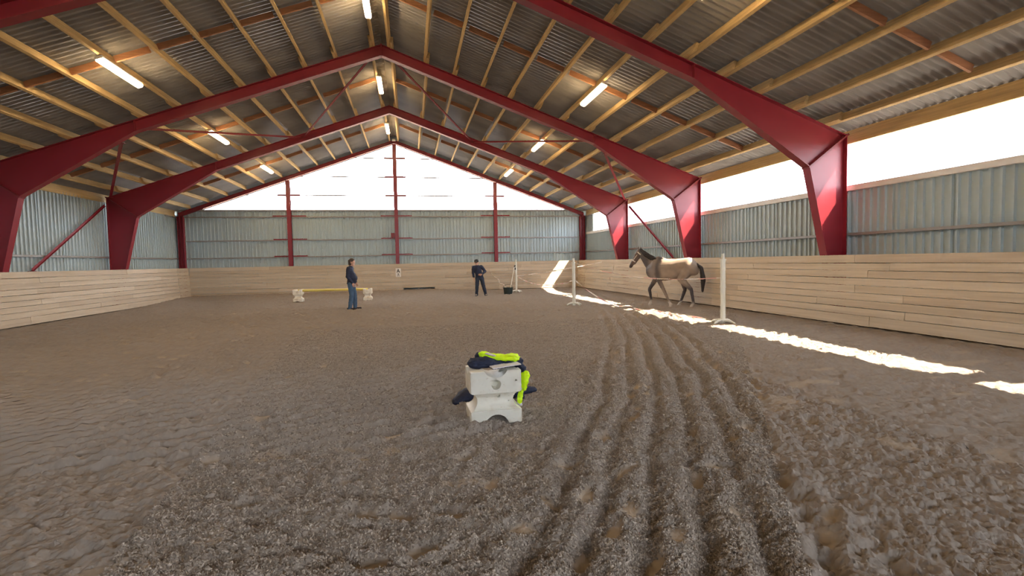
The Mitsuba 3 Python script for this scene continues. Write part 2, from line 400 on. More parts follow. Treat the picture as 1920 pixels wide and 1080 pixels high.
def gable_panes(key, y):
    for i in range(4):
        for j in range(4):
            pg = sbox(GX[i], GZ[j], GX[i + 1], GZ[j + 1]).intersection(roofpoly)
            if pg.area > 0.05:
                add(key + '__pane', flat(pg, lambda a, b: (a, y, b)), 'glass')
gable_panes('window_1', YC + 0.05)
for z in GZ[1:4]:
    w = (deck(0) - z) / SL
    add('window_1__glazing_bar', bx((0, YC + 0.01, z), (2 * w - 0.3, 0.025, 0.028)), 'galv')
top_ = Polygon([(-HW - 0.1, rtop(HW + 0.1) - 0.2), (0, 7.42), (HW + 0.1, rtop(HW + 0.1) - 0.2), (HW + 0.1, deck(HW + 0.1) + 0.05), (0, deck(0) + 0.05), (-HW - 0.1, deck(HW + 0.1) + 0.05)])
for s_ in (-1, 1):
    add('wall_back__verge_sheet', extrude_xz(top_.intersection(sbox(min(0, s_ * 10), 0, max(0, s_ * 10), 9)), YC + 0.07, YC + 0.062), 'clad')
lab('window_1', 'bright white glazed triangle filling the top of the far gable', kind='structure')
# side walls
WY1 = 24.8
for side, nm, wn in ((1, 'wall_right', 'window_2'), (-1, 'wall_left', 'window_3')):
    sd = 'right' if side > 0 else 'left'
    lab(nm, f'{sd} long wall of grey ribbed metal sheets above timber kickboards', kind='structure')
    ys = np.arange(0, 25) * 1.1
    ys = YG + 0.1 - ys
    for i in range(len(ys) - 1):
        add(nm + '__cladding_sheet', ribbed((side * (XC + 0.004 * (i % 2)), ys[i] + 0.03), (side * (XC + 0.004 * (i % 2)), ys[i + 1] - 0.03), 0.0, 3.98 if ys[i] > WY1 + 0.02 or side < 0 else 2.90, (-side, 0), 0.157), 'clad')
    add(nm + '__cladding_sheet', ribbed((side * XC, ys[-1]), (side * XC, YB), 0.0, 2.90 if side > 0 else 3.98, (-side, 0), 0.5), 'clad')
    for z in (1.98,):
        add(nm + '__girt', bx((side * (XC - 0.065), (YG + YB) / 2, z), (0.06, YG - YB, 0.055)), 'galv')
    add(nm + '__corner_girt', bx((side * (XC - 0.05), (YG + WY1) / 2 + 0.0, 3.87), (0.06, YG - WY1, 0.055)), 'galv')
    if side < 0: continue
    lab(wn, f'long bright window strip under the {sd} eave', kind='structure')
    add(wn + '__window_sill', bx((side * (XC - 0.0), (YG + YB) / 2, 2.955), (0.19, YG - YB, 0.11)), 'white_paint')
    yy = [WY1] + [YG - k * BAY for k in range(1, NB + 1)]
    for k in range(NB):
        for q in range(2):
            ya = yy[k] + (yy[k + 1] - yy[k]) * q / 2; yb = yy[k] + (yy[k + 1] - yy[k]) * (q + 1) / 2
            add(wn + '__pane', flat(sbox(yb, 3.0, ya, 3.93), lambda a, b: (side * (XC + 0.02), a, b)), 'glass')
# near gable behind the camera
lab('wall_front', 'near gable wall behind the camera', kind='structure')
add('wall_front__cladding_sheet', ribbed((-XC, YB - 0.1), (XC, YB - 0.1), 0, 4.2, (0, 1), 0.5), 'clad')
gable_panes('window_4', YB - 0.15)
lab('window_4', 'glazed triangle of the near gable behind the camera', kind='structure')

# kickboards: planks one by one, leaning back
def plank_row(nm, mk, p0, p1, inward, cuts, skip=(), mats='x'):
    p0, p1, inw = np.asarray(p0, float), np.asarray(p1, float), np.asarray(inward, float)
    L = np.linalg.norm(p1 - p0); d = (p1 - p0) / L
    lean = 0.09
    r = random.Random(nm)
    hh = [0.20, 0.145, 0.145, 0.145, 0.145, 0.145, 0.145, 0.145, 0.165]
    z = 0.16
    g0 = 0.03 if mats == 'y' else 0.02
    for k, h in enumerate(hh):
        o = [g0] + sorted(c + r.uniform(-0.9, 0.9) + (0.5 if k % 2 else -0.4) for c in cuts) + [L - 0.02]
        if mats == 'y': o.insert(1, 1.15)
        for i in range(len(o) - 1):
            if (k, i) in skip: continue
            if k == 0 and nm == 'wall_back':        # a stretch of the lowest plank is missing
                o = [0.02, 4.6, KX + 0.25, KX + 1.75, 14.2, L - 0.02]
                if i == 2: continue
                if i >= len(o) - 1: break
            a, b = p0 + d * (o[i] + (0.02 if mats == 'y' and i == 1 else 0.003)), p0 + d * (o[i + 1] - 0.003)
            zc = z + h / 2; pr = lean * (1 - (zc - 0.16) / 1.34) + r.uniform(-0.004, 0.006)
            c = (a + b) / 2 + inw * (pr - 0.022); cl = np.array([c[0], c[1], zc])
            dd = np.array([d[0], d[1], 0]); nn = np.array([inw[0], inw[1], 0]) + np.array([0, 0, 1.0]) * (lean / 1.34); nn /= np.linalg.norm(nn)
            tilt = r.uniform(-0.002, 0.002)
            dd = dd + np.array([0, 0, tilt]); dd /= np.linalg.norm(dd); nn = nn - dd * (nn @ dd); nn /= np.linalg.norm(nn)
            add(nm + '__plank', bx(cl, (np.linalg.norm(b - a), 0.044, h - r.uniform(0.004, 0.011)), np.stack([dd, nn, np.cross(dd, nn)], 1)), f'plank_{mats}{r.randrange(3)}')
        z += h
    lc = (p0 + p1) / 2 - inw * 0.30
    add(nm + '__ledge', bx((lc[0], lc[1], 1.475), (L + 0.9 if abs(d[0]) > 0.5 else 0.56, L if abs(d[1]) > 0.5 else 0.56, 0.03)), f'plank_{mats}1')
    for t in np.arange(0.6, L, 1.2):        # upright studs that carry the planks
        q = p0 + d * t - inw * 0.06
        add(nm + '__stud', bx((q[0], q[1], 0.72), (0.06, 0.06, 1.5)), f'plank_{mats}2')
cutx = [3.0, 7.0, 9.0, 12.3, 15.5]
plank_row('wall_back', 'x', (-KX, KY), (KX, KY), (0, -1), cutx, skip=(), mats='x')
for side, nm in ((1, 'wall_right'), (-1, 'wall_left')):
    plank_row(nm, 'y', (side * KX, KY), (side * KX, 1.0), (-side, 0), [3.0, 6.0, 9.5, 13.2, 17.0, 20.8], mats='y')
    add(nm + '__plank_behind', bx((side * (KX + 0.05), (1.0 + YB) / 2, 0.75), (0.05, 1.0 - YB, 1.5)), 'plank_y0')

# ------------------------------------------------------------------ steel portal frames
IN = [(0, 7.31), (6.18, 5.055), (8.80, 3.39), (9.62, 0.0)]
def ibeam(web, edges, y, wide=0.20, tf=0.014, tw=0.012):
    ms = [extrude_xz(web, y - tw / 2, y + tw / 2)]
    for a, b in edges:
        a, b = np.array([a[0], y, a[1]]), np.array([b[0], y, b[1]])
        d = (b - a) / np.linalg.norm(b - a)
        ms.append(beam(a, b, wide, tf, np.cross([0, 1, 0], d)))
    return cat(ms)
def frame(k, label):
    y = YG - k * BAY
    key = tnum('steel_frame')
    lab(key, label, 'roof frame', 'red steel portal frames')
    for s in (1, -1):
        P = lambda x, z: (s * x, z)
        tz = rtop(9.70) - 0.01
        web = Polygon([P(0, ZR - 0.01), P(6.18, rtop(6.18) - 0.01), P(9.70, tz), P(8.80, 3.39), P(6.18, 5.055), P(0, 7.31)])
        add(key + '__rafter', ibeam(web, [(P(0, ZR - 0.008), P(9.70, tz)), (P(0, 7.31), P(6.18, 5.055)), (P(6.18, 5.055), P(8.80, 3.39))], y), 'red_paint')
        web = Polygon([P(8.80, 3.39), P(9.70, tz), P(9.72, 0.0), P(9.62, 0.0)])
        add(key + '__column', ibeam(web, [(P(8.80, 3.39), P(9.62, 0.0)), (P(9.70, tz), P(9.72, 0.0))], y), 'red_paint')
        add(key + '__knee_plate', beam((s * 8.78, y, 3.37), (s * 9.74, y, tz + 0.03), 0.21, 0.035), 'dark_red_paint')
        add(key + '__stiffener', beam((s * 6.18, y, 5.06), (s * 6.18, y, rtop(6.18) - 0.01), 0.19, 0.014, (1, 0, 0)), 'red_paint')
        add(key + '__base_plate', bx((s * 9.61, y, -0.0), (0.34, 0.3, 0.06)), 'dark_red_paint')
    add(key + '__ridge_plate', bx((0, y, 7.455), (0.03, 0.21, 0.33)), 'red_paint')
frame(1, 'farthest full red portal frame, next to the glazed gable')
frame(2, 'middle red portal frame, its ridge under the second lamp from the gable')
frame(3, 'nearest red portal frame in view, crossing the top right of the hall')
frame(4, 'red portal frame overhead, above the camera')

# gable frame
key = tnum('steel_frame')
for s in (1, -1):
    web = Polygon([(0, 7.44), (0, ZR - 0.01), (s * 9.72, rtop(9.72) - 0.01), (s * 9.72, rtop(9.72) - 0.19)])
    add(key + '__rafter', ibeam(web, [((0, ZR - 0.01), (s * 9.72, rtop(9.72) - 0.01)), ((0, 7.44), (s * 9.72, rtop(9.72) - 0.18))], YG, 0.16), 'red_paint')
    add(key + '__corner_column', cat([bx((s * 9.62, YG, 1.95), (0.012, 0.2, 3.9)), bx((s * 9.62 - 0.12, YG, 1.95), (0.016, 0.2, 3.9)), bx((s * 9.62 + 0.12, YG, 1.95), (0.016, 0.2, 3.9)), bx((s * 9.62, YG - 0.0, 1.95), (0.24, 0.012, 3.9))]), 'red_paint')
lab(key, 'slim red steel gable frame along the edge of the glazed gable', 'roof frame')
for x, lbl in ((0.0, 'red steel gable post under the ridge, above the letter board'), (4.95, 'red steel gable post right of the ridge, above the man in the cap'), (-4.95, 'red steel gable post left of the ridge, far left of the gable')):
    k = tnum('gable_post')
    lab(k, lbl, 'post', 'red steel posts of the far gable')
    top = rtop(x) - 0.225
    y = YG - 0.08
    add(k + '__shaft', cat([bx((x, y + o_, (top + 1.49) / 2), (w_, d_, top - 1.49)) for o_, w_, d_ in ((0, 0.012, 0.14), (-0.075, 0.17, 0.012), (0.075, 0.17, 0.012))]), 'red_paint')
    for z in (1.97, 2.77, 3.87):
        add(k + '__girt_bracket', bx((x, y + 0.0925, z + 0.045), (1.5, 0.022, 0.05)), 'red_paint')
    for z in GZ[1:4]:
        if z < top:
            add(k + '__girt_bracket', bx((x, y + 0.135, z), (1.0, 0.05, 0.065)), 'dark_red_paint')
k = 'junction_box'
add(k, bx((-0.185, YG - 0.16, 2.95), (0.19, 0.10, 0.22)), 'dark_red_paint')
lab(k, 'small dark red box fixed on the gable post under the ridge', 'box')

# diagonal bracing
def brace(a, b, label, w=0.06):
    k = tnum('diagonal_brace')
    a, b = np.asarray(a, float), np.asarray(b, float)
    add(k + '__bar', cat([beam(a, b, w, 0.008), beam(a + [0, 0, w / 2 - 0.004], b + [0, 0, w / 2 - 0.004], 0.008, w)]), 'red_paint')
    for e in (a, b): add(k + '__gusset', bx(e, (0.16, 0.08, 0.012)), 'dark_red_paint')
    lab(k, label, 'brace')
F2, F3, F1 = YG - 11, YG - 5.5, YG - 16.5
for s, nm in ((1, 'right'), (-1, 'left')):
    brace((s * 0.36, F2 + 0.15, 7.24), (s * 3.12, F3 - 0.15, 6.30), f'thin steel brace slanting down from the ridge on the {nm} roof slope')
    brace((s * 3.2, F3 - 0.15, 6.26), (s * 6.15, F2 + 0.15, 5.16), f'thin steel brace crossing beneath the lamps on the {nm} roof slope')
    brace((s * 6.6, F2 + 0.15, 4.80), (s * 9.55, F3 - 0.15, 4.04), f'thin steel brace leading to the knee of the farthest frame on the {nm}', 0.08)
    brace((s * 9.74, F3 - 0.15, 3.75), (s * 9.74, F2 + 1.7, 1.55), f'steel wall brace slanting down the upper part of the {nm} wall', 0.08)

# ------------------------------------------------------------------ lamps
def lamp(x, y, L, label, ridge=False):
    k = tnum('ceiling_lamp')
    z = rtop(x) - 0.02 if not ridge else rtop(0.22) - 0.02
    s = 1 if x >= 0 else -1
    nrm = np.array([s * SL * CS, 0, CS]) if not ridge else np.array([0, 0, 1.0])
    c = np.array([x, y, z])
    add(k + '__housing', beam(c - [0, L / 2, 0] - nrm * 0.02, c + [0, L / 2, 0] - nrm * 0.02, 0.14, 0.05, nrm), 'lamp_body')
    pr = Polygon([(-0.075, 0), (0.075, 0), (0.075, -0.03), (0.045, -0.062), (-0.045, -0.062), (-0.075, -0.03)])
    m = trimesh.creation.extrude_polygon(pr, L - 0.02, engine='earcut')
    v = m.vertices.copy(); sd = np.cross([0, 1, 0], nrm)
    m.vertices = c + sd * v[:, :1] + nrm * (v[:, 1:2] - 0.047) + np.array([0, 1.0, 0]) * (v[:, 2:] - L / 2 + 0.01)
    m.fix_normals()
    kk = add(k + '__diffuser', m, 'lamp_body')
    scene[kk]['emitter'] = {'type': 'area', 'radiance': {'type': 'rgb', 'value': list(LAMP)}}
    lab(k, label, 'lamp', 'lit fluorescent ceiling lamps')
for b, t in enumerate(('closest to the gable', 'second from the gable', 'third from the gable', 'fourth from the gable')):
    y = YG - (b + 0.5) * BAY
    lamp(-0.19, y, 1.5, f'lit fluorescent lamp under the roof ridge, {t}', True)
    lamp(5.2, y + 0.1, 1.5, f'lit fluorescent lamp on the right roof slope, {t}')
    lamp(-5.2, y + 0.1, 1.5, f'lit fluorescent lamp on the left roof slope, {t}')
k = 'bulkhead_lamp'
add(k, bx((0, YG - 0.35, 7.52), (0.16, 0.10, 0.09)), 'white_paint')
lab(k, 'small white box light at the very top of the far gable', 'lamp')

# ------------------------------------------------------------------ letter board
k = 'letter_board'
yb_ = KY - 0.042
add(k + '__plate', bx((0.02, yb_, 1.115), (0.25, 0.012, 0.42)), 'white_paint')
def letter(h, x, z, bold):
    m = meshkit.text_mesh('A', h, 0.004, bold)
    v = m.vertices.copy(); w = v[:, 0].max() + v[:, 0].min()
    m.vertices = np.stack([v[:, 0] - w / 2 + x, yb_ - 0.0065 - v[:, 2], v[:, 1] + z], 1)
    m.fix_normals()
    return m
add(k + '__letter', letter(0.165, 0.02, 1.125, True), 'ink')
add(k + '__letter', letter(0.13, 0.02, 0.945, False), 'ink')
lab(k, 'white board with two black letters A on the far kickboards', 'sign')

# ------------------------------------------------------------------ jump blocks
def block_mesh(w=0.50, d=0.36, h=0.52):
    b = m3.Manifold.cube([w, d, h], True).translate([0, 0, h / 2])
    # rounded edges: intersect with chamfered hulls
    r = 0.014
    b = hull(*[sphere((sx * (w / 2 - r), sy * (d / 2 - r), z), r, 12) for sx in (-1, 1) for sy in (-1, 1) for z in (r, h - r)])
    def cyl(axis, r, c, L=2.0, seg=40):
        m = m3.Manifold.cylinder(L, r, r, seg, True)
        m = m.rotate([90, 0, 0]) if axis == 'y' else m.rotate([0, 90, 0])
        return m.translate(list(c))
    cut = [cyl('y', 0.125, (0, 0, h + 0.055)), cyl('x', 0.105, (0, 0, h + 0.05)), cyl('y', 0.125, (0, 0, -0.03)), cyl('x', 0.09, (0, 0, -0.05))]
    for s in (-1, 1):
        cut.append(cyl('x', 0.085, (0, s * (d / 2 + 0.022), 0.222)))
        cut.append(cyl('y', 0.092, (s * (w / 2 + 0.018), 0, 0.222)))
    cut.append(cyl('y', 0.048, (0, -d / 2, 0.385), 0.3))
    cut.append(cyl('y', 0.017, (0.03, -d / 2 + 0.05, 0.262), 0.12, 16))
    for q in ((0.195, 0.415, 0.011), (0.0, 0.442, 0.006), (0.13, 0.205, 0.006), (-0.02, 0.455, 0.005)):
        cut.append(cyl('y', q[2], (q[0], -d / 2 + 0.03, q[1]), 0.12, 12))
    return tm(b - union(cut))
BM = block_mesh()
BX, BY = 1.375, 4.915
BZ = -0.012
add('jump_block', place(BM, (BX, BY, BZ), 1.5), 'plastic_white', 30)
lab('jump_block', 'large white plastic jump block in the foreground under the jacket', 'jump block')
for (x, y, t) in ((-1.22, 22.55, 'small white plastic jump block far off, right of the person in jeans'), (-4.1, 22.9, 'white plastic jump block far left, at the other end of the yellow pole')):
    k = tnum('jump_block_far'); kk = 'jump_block_001' if k == 'jump_block_far' else 'jump_block_002'
    add(kk, place(BM, (x, y, gz(x, y) - 0.015), 90), 'plastic_white', 30)
    lab(kk, t, 'jump block')
yp = tube([(-4.1, 22.9, 0.49), (-1.22, 22.55, 0.485)], 0.05, 14)
add('ground_pole', yp.apply_translation([0, 0, -0.0]), 'yellow_paint', 40)
lab('ground_pole', 'pale yellow jump pole lying across the far white blocks behind the person', 'pole')

# ------------------------------------------------------------------ jacket, notebook and dark bundle
def crumple(m, amp, f, seed):
    n = meshkit.fbm(m.vertices * f, 3, seed) - 0.5
    rid = np.abs(meshkit.noise(m.vertices * f * 1.7 + 4.0, seed + 3) - 0.5)
    q = m.vertices @ np.array([[0.8, 0.5, 0.2], [-0.4, 0.8, 0.3], [0.1, -0.3, 1.0]])
    fold = np.abs(meshkit.noise(q * [f * 0.5, f * 1.1, f * 2.0] + 9.0, seed + 5) - 0.5)      # long soft folds with sharp valleys
    m.vertices = m.vertices + m.vertex_normals * (amp * (n * 1.3 - rid * 0.6 + (fold - 0.2) * 1.1))[:, None]
    return m
O = np.array([BX, BY, BZ + 0.526])
def blob(pts, edge=0.010, it=5, amp=0.034, f=15, seed=1):
    parts = []
    for c in pts:
        parts += chain([O + np.array(p) for p, _ in c], [r for _, r in c], 14)
    return crumple(soft(parts, edge, it), amp, f, seed)
k = 'work_jacket'
add(k + '__body', blob([[((-0.19, 0.02, 0.045), (0.06, 0.085, 0.055)), ((-0.06, 0.0, 0.045), (0.09, 0.10, 0.058)), ((0.10, 0.05, 0.04), (0.10, 0.11, 0.05)), ((0.25, 0.05, 0.03), (0.075, 0.11, 0.045))],
                        [((-0.12, 0.10, 0.075), (0.055, 0.06, 0.06)), ((0.0, 0.11, 0.06), (0.07, 0.06, 0.05))],
                        [((0.25, 0.03, 0.03), (0.06, 0.09, 0.045)), ((0.305, 0.03, -0.03), (0.03, 0.10, 0.05)), ((0.30, 0.06, -0.10), (0.025, 0.08, 0.04))],
                        [((0.30, 0.12, -0.16), (0.03, 0.06, 0.05)), ((0.32, 0.15, -0.34), (0.028, 0.05, 0.05))]], seed=3), 'navy', True)
add(k + '__yellow_panel', blob([[((-0.09, 0.07, 0.110), (0.05, 0.05, 0.038)), ((0.02, 0.04, 0.088), (0.075, 0.075, 0.040)), ((0.12, 0.015, 0.070), (0.07, 0.085, 0.036)), ((0.23, 0.03, 0.072), (0.065, 0.095, 0.036))]], 0.008, 4, 0.030, 15, 9), 'hivis', True)
add(k + '__yellow_sleeve', blob([[((0.325, -0.02, -0.085), (0.042, 0.08, 0.030)), ((0.318, -0.02, -0.18), (0.034, 0.065, 0.03)), ((0.305, -0.02, -0.24), (0.026, 0.055, 0.02))],
                                 [((0.285, 0.0, -0.27), (0.030, 0.05, 0.03)), ((0.268, 0.0, -0.37), (0.024, 0.045, 0.025))]], 0.008, 4, 0.020, 16, 12), 'hivis', True)
add(k + '__reflective_strip', blob([[((-0.045, 0.022, 0.128), (0.028, 0.02, 0.010)), ((0.015, -0.02, 0.112), (0.02, 0.02, 0.010))]], 0.008, 4, 0.003, 15, 4), 'silver', True)
add(k + '__reflective_strip', blob([[((0.318, 0.0, -0.225), (0.028, 0.062, 0.012)), ((0.30, 0.0, -0.235), (0.02, 0.055, 0.012))]], 0.008, 4, 0.003, 15, 5), 'silver', True)
add(k + '__reflective_strip', blob([[((0.268, 0.02, -0.385), (0.024, 0.05, 0.018)), ((0.278, 0.02, -0.405), (0.022, 0.048, 0.016))]], 0.008, 4, 0.003, 15, 6), 'silver', True)
lab(k, 'navy and yellow work jacket heaped on the white block in the foreground', 'jacket')
lab(k + '__yellow_panel', 'bright yellow panel'); lab(k + '__reflective_strip', 'silver reflective strip')
k = 'notebook'
def slab(cx, cy, cz, sx, sy, sz, rz, ry):
    a, b = math.radians(rz), math.radians(ry)
    R = np.array([[math.cos(a), -math.sin(a), 0], [math.sin(a), math.cos(a), 0], [0, 0, 1]]) @ np.array([[math.cos(b), 0, math.sin(b)], [0, 1, 0], [-math.sin(b), 0, math.cos(b)]])
    return bx(O + np.array([cx, cy, cz]), (sx, sy, sz), R)
add(k + '__pages', slab(0.105, -0.11, 0.030, 0.285, 0.15, 0.010, 8, -4), 'paper')
add(k + '__cover', slab(0.105, -0.11, 0.0225, 0.29, 0.155, 0.004, 8, -4), 'black_cloth')
lab(k, 'pale notebook lying on the front edge of the white block beside the jacket', 'notebook')
k = 'folded_rug'
BP = np.array([1.40, 5.52, 0.0])
parts = chain([BP + [-0.33, -0.05, 0.04], BP + [-0.20, 0, 0.085], BP + [0.15, 0.02, 0.07]], [(0.06, 0.11, 0.045), (0.12, 0.15, 0.085), (0.14, 0.16, 0.08)]) + chain([BP + [0.15, 0.02, 0.06], BP + [0.32, 0.0, 0.09], BP + [0.53, 0.0, 0.10]], [(0.12, 0.12, 0.07), (0.07, 0.09, 0.07), (0.045, 0.06, 0.04)])
add(k, crumple(soft(parts, 0.016, 5), 0.022, 11, 17), 'navy', True)
lab(k, 'crumpled dark navy rug on the sand behind the white foreground block', 'rug')

# ------------------------------------------------------------------ jump stands, bucket, tapes
def stand(x, y, h, rad, label, rings):
    k = tnum('jump_stand'); z0 = gz(x, y)
    prof = np.array([[0.0, 0.0], [rad, 0.0], [rad, h - 0.14], [rad * 0.62, h - 0.135], [rad * 0.62, h - 0.012], [rad * 0.5, h], [0, h]])
    add(k + '__post', trimesh.creation.revolve(prof, sections=24).apply_translation([x, y, z0]), 'post_white', 40)
    for q in range(4):
        a = math.radians(20 + 90 * q); d = np.array([math.cos(a), math.sin(a), 0])
        pts = [np.array([x, y, z0]) + d * t + np.array([0, 0, zz]) for t, zz in ((rad * 0.5, 0.07), (0.12, 0.075), (0.22, 0.055), (0.31, 0.018))]
        add(k + '__foot', tube(catmull(pts, 4), np.linspace(0.034, 0.022, 13), 10), 'post_white', True)
    for z in rings:
        add(k + '__ring', trimesh.creation.revolve(np.array([[rad, 0], [rad + 0.012, 0], [rad + 0.012, 0.035], [rad, 0.035]]), sections=24).apply_translation([x, y, z0 + z]), 'post_white', 40)
    lab(k, label, 'jump stand', 'white jump stands of the tape fence')
    return np.array([x, y, z0])
S1 = stand(6.03, 16.45, 1.60, 0.055, 'thick white jump stand in front of the sunlit corner', (0.82, 1.44))
S2 = stand(5.60, 23.96, 1.58, 0.045, 'slim white jump stand beside the dark bucket near the gable', (0.75,))
S3 = stand(7.60, 10.4, 1.60, 0.055, 'white jump stand nearest the camera, right of the horse near the right kickboards', (0.82, 1.44))
k = 'pole_clip'
add(k, cat([bx(S2 + [-0.06, -0.045, 1.27], (0.07, 0.05, 0.05)), bx(S2 + [-0.05, -0.045, 1.13], (0.05, 0.05, 0.10)), bx(S2 + [-0.085, -0.045, 1.2], (0.025, 0.03, 0.12))]), 'ink')
lab(k, 'small black clip on the slim white jump stand', 'clip')
k = 'leaning_pole'
add(k, tube([(5.16, 23.42, gz(5.1, 23.4) + 0.09), (5.50, 23.86, gz(5.5, 23.9) + 1.24)], 0.02, 12), 'post_white', 40)
lab(k, 'thin white stick leaning from the dark bucket to the slim jump stand', 'stick')
k = 'bucket'; bz = gz(5.08, 23.37) - 0.01
prof = np.array([[0.0, 0.0], [0.175, 0.0], [0.185, 0.02], [0.225, 0.33], [0.245, 0.335], [0.245, 0.36], [0.222, 0.36], [0.172, 0.03], [0.0, 0.03]])
add(k + '__tub', trimesh.creation.revolve(prof, sections=36).apply_translation([5.08, 23.37, bz]), 'bucket_rubber', 40)
add(k + '__handle', tube([(5.08 + 0.235 * math.cos(t), 23.37 + 0.02, bz + 0.34 + 0.16 * math.sin(t)) for t in np.linspace(0, np.pi, 20)], 0.008, 8), 'ink', True)
lab(k, 'dark green rubber bucket standing beside the slim white jump stand', 'bucket')
def tape(pts, label, w=0.045, twist=0.25, red=True, seg=0.30, group=None):
    p = np.asarray(pts, float)
    L = np.r_[0, np.cumsum(np.linalg.norm(np.diff(p, axis=0), axis=1))]
    n = max(8, int(L[-1] / 0.075)); t = np.linspace(0, L[-1], n)
    q = np.stack([np.interp(t, L, p[:, i]) for i in range(3)], 1)
    m = ribbon(q, w, twist=twist)
    k = tnum('barrier_tape')
    fseg = np.tile(np.arange(n - 1).repeat(4), 2)
    isred = ((t[:-1] // seg).astype(int) % 2 == 1)[fseg] if red else np.zeros(len(m.faces), bool)
    add(k + '__white_stripes', trimesh.Trimesh(m.vertices, m.faces[~isred]), 'tape_white')
    lab(k + '__white_stripes', kind='stuff')
    if isred.any():
        add(k + '__red_stripes', trimesh.Trimesh(m.vertices, m.faces[isred]), 'tape_red')
        lab(k + '__red_stripes', 'faded red stripes', kind='stuff'); lab(k + '__white_stripes', 'white stripes', kind='stuff')
    lab(k, label, 'barrier tape')
ga = lambda x, y: np.array([x, y, gz(x, y) + 0.02])
tape(np.vstack([sag(S1 + [0.05, -0.05, 0.84], ga(7.25, 15.6), 0.10, 16), catmull([ga(7.25, 15.6), ga(7.45, 15.0), ga(7.35, 14.2), ga(7.55, 13.3), ga(7.45, 12.2), ga(7.6, 11.2)], 6)[1:]]), 'red and white tape dropping from the thick jump stand onto the sand', 0.042)
tape(sag(S1 + [-0.05, 0.0, 0.84], S2 + [0.04, 0, 0.77], 0.28, 20), 'faded red and white tape hanging between the two far jump stands', 0.03)
tape(np.vstack([sag(S1 + [0.05, -0.02, 1.44], S3 + [0, 0.05, 1.05], 0.22, 30)]), 'pale tape stretched from the thick jump stand in front of the horse', 0.022, 0.12, True, 0.5)
tape(sag((KX - 0.02, 21.9, 1.44), S2 + [0.04, 0.0, 0.78], 0.05, 20), 'pale yellow tape rising from the slim jump stand to the right kickboards', 0.05, 0.3, False)
tape(catmull([(4.55, KY - 0.07, 1.2), (4.62, KY - 0.09, 0.95), (4.72, 25.0, 0.80), (4.86, 24.6, 0.66), (4.82, 24.2, 0.52), (4.92, 23.75, 0.47), (5.0, 23.45, bz + 0.33)], 6), 'pale crinkled tape hanging from the far kickboards into the bucket', 0.03, 0.7, False)
for i, (y, z0, z1) in enumerate(((20.6, 1.36, 0.98), (20.9, 0.78, 0.55))):
    tape(np.array([[KX - 0.014 - 0.09 * (1 - (z - 0.16) / 1.34), y + 0.05 * math.sin(z * 9), z] for z in np.linspace(z0, z1, 9)]), ('short pale tape end hanging high on the right kickboards', 'short pale tape end hanging low on the right kickboards')[i], 0.04, 0.4, False)

# ------------------------------------------------------------------ people
def hand(wr, dirn, palm, curl=0.5, s=1.0):
    """parts of a hand from the wrist; dirn along the fingers, palm the palm's normal"""
    d = np.asarray(dirn, float); d /= np.linalg.norm(d); pn = np.asarray(palm, float); pn -= d * (pn @ d); pn /= np.linalg.norm(pn); sd = np.cross(d, pn)
    wr = np.asarray(wr, float); P = []
    k0 = [wr + d * 0.085 * s + sd * o * s for o in (-0.03, -0.01, 0.01, 0.03)]
    P.append(hull(sphere(wr, 0.022 * s, 12), *[sphere(k, 0.0125 * s, 10) for k in k0]))
    for k, L in zip(k0, (0.062, 0.078, 0.084, 0.074)):
        a, q = 0.0, k; pts = [k]
        for f in (0.45, 0.32, 0.23):
            a += curl * 0.6
            q = q + (d * math.cos(a) + pn * math.sin(a)) * L * f * s; pts.append(q)
        P += chain(pts, [0.0095 * s, 0.009 * s, 0.0085 * s, 0.007 * s], 10)
    t0 = wr + d * 0.03 * s + sd * 0.025 * s
    P += chain([t0, t0 + (d * 0.6 + sd * 0.75 + pn * 0.2) * 0.035 * s, t0 + (d * 0.9 + sd * 0.5 + pn * 0.4) * 0.06 * s], [0.014 * s, 0.011 * s, 0.008 * s], 10)
    return P

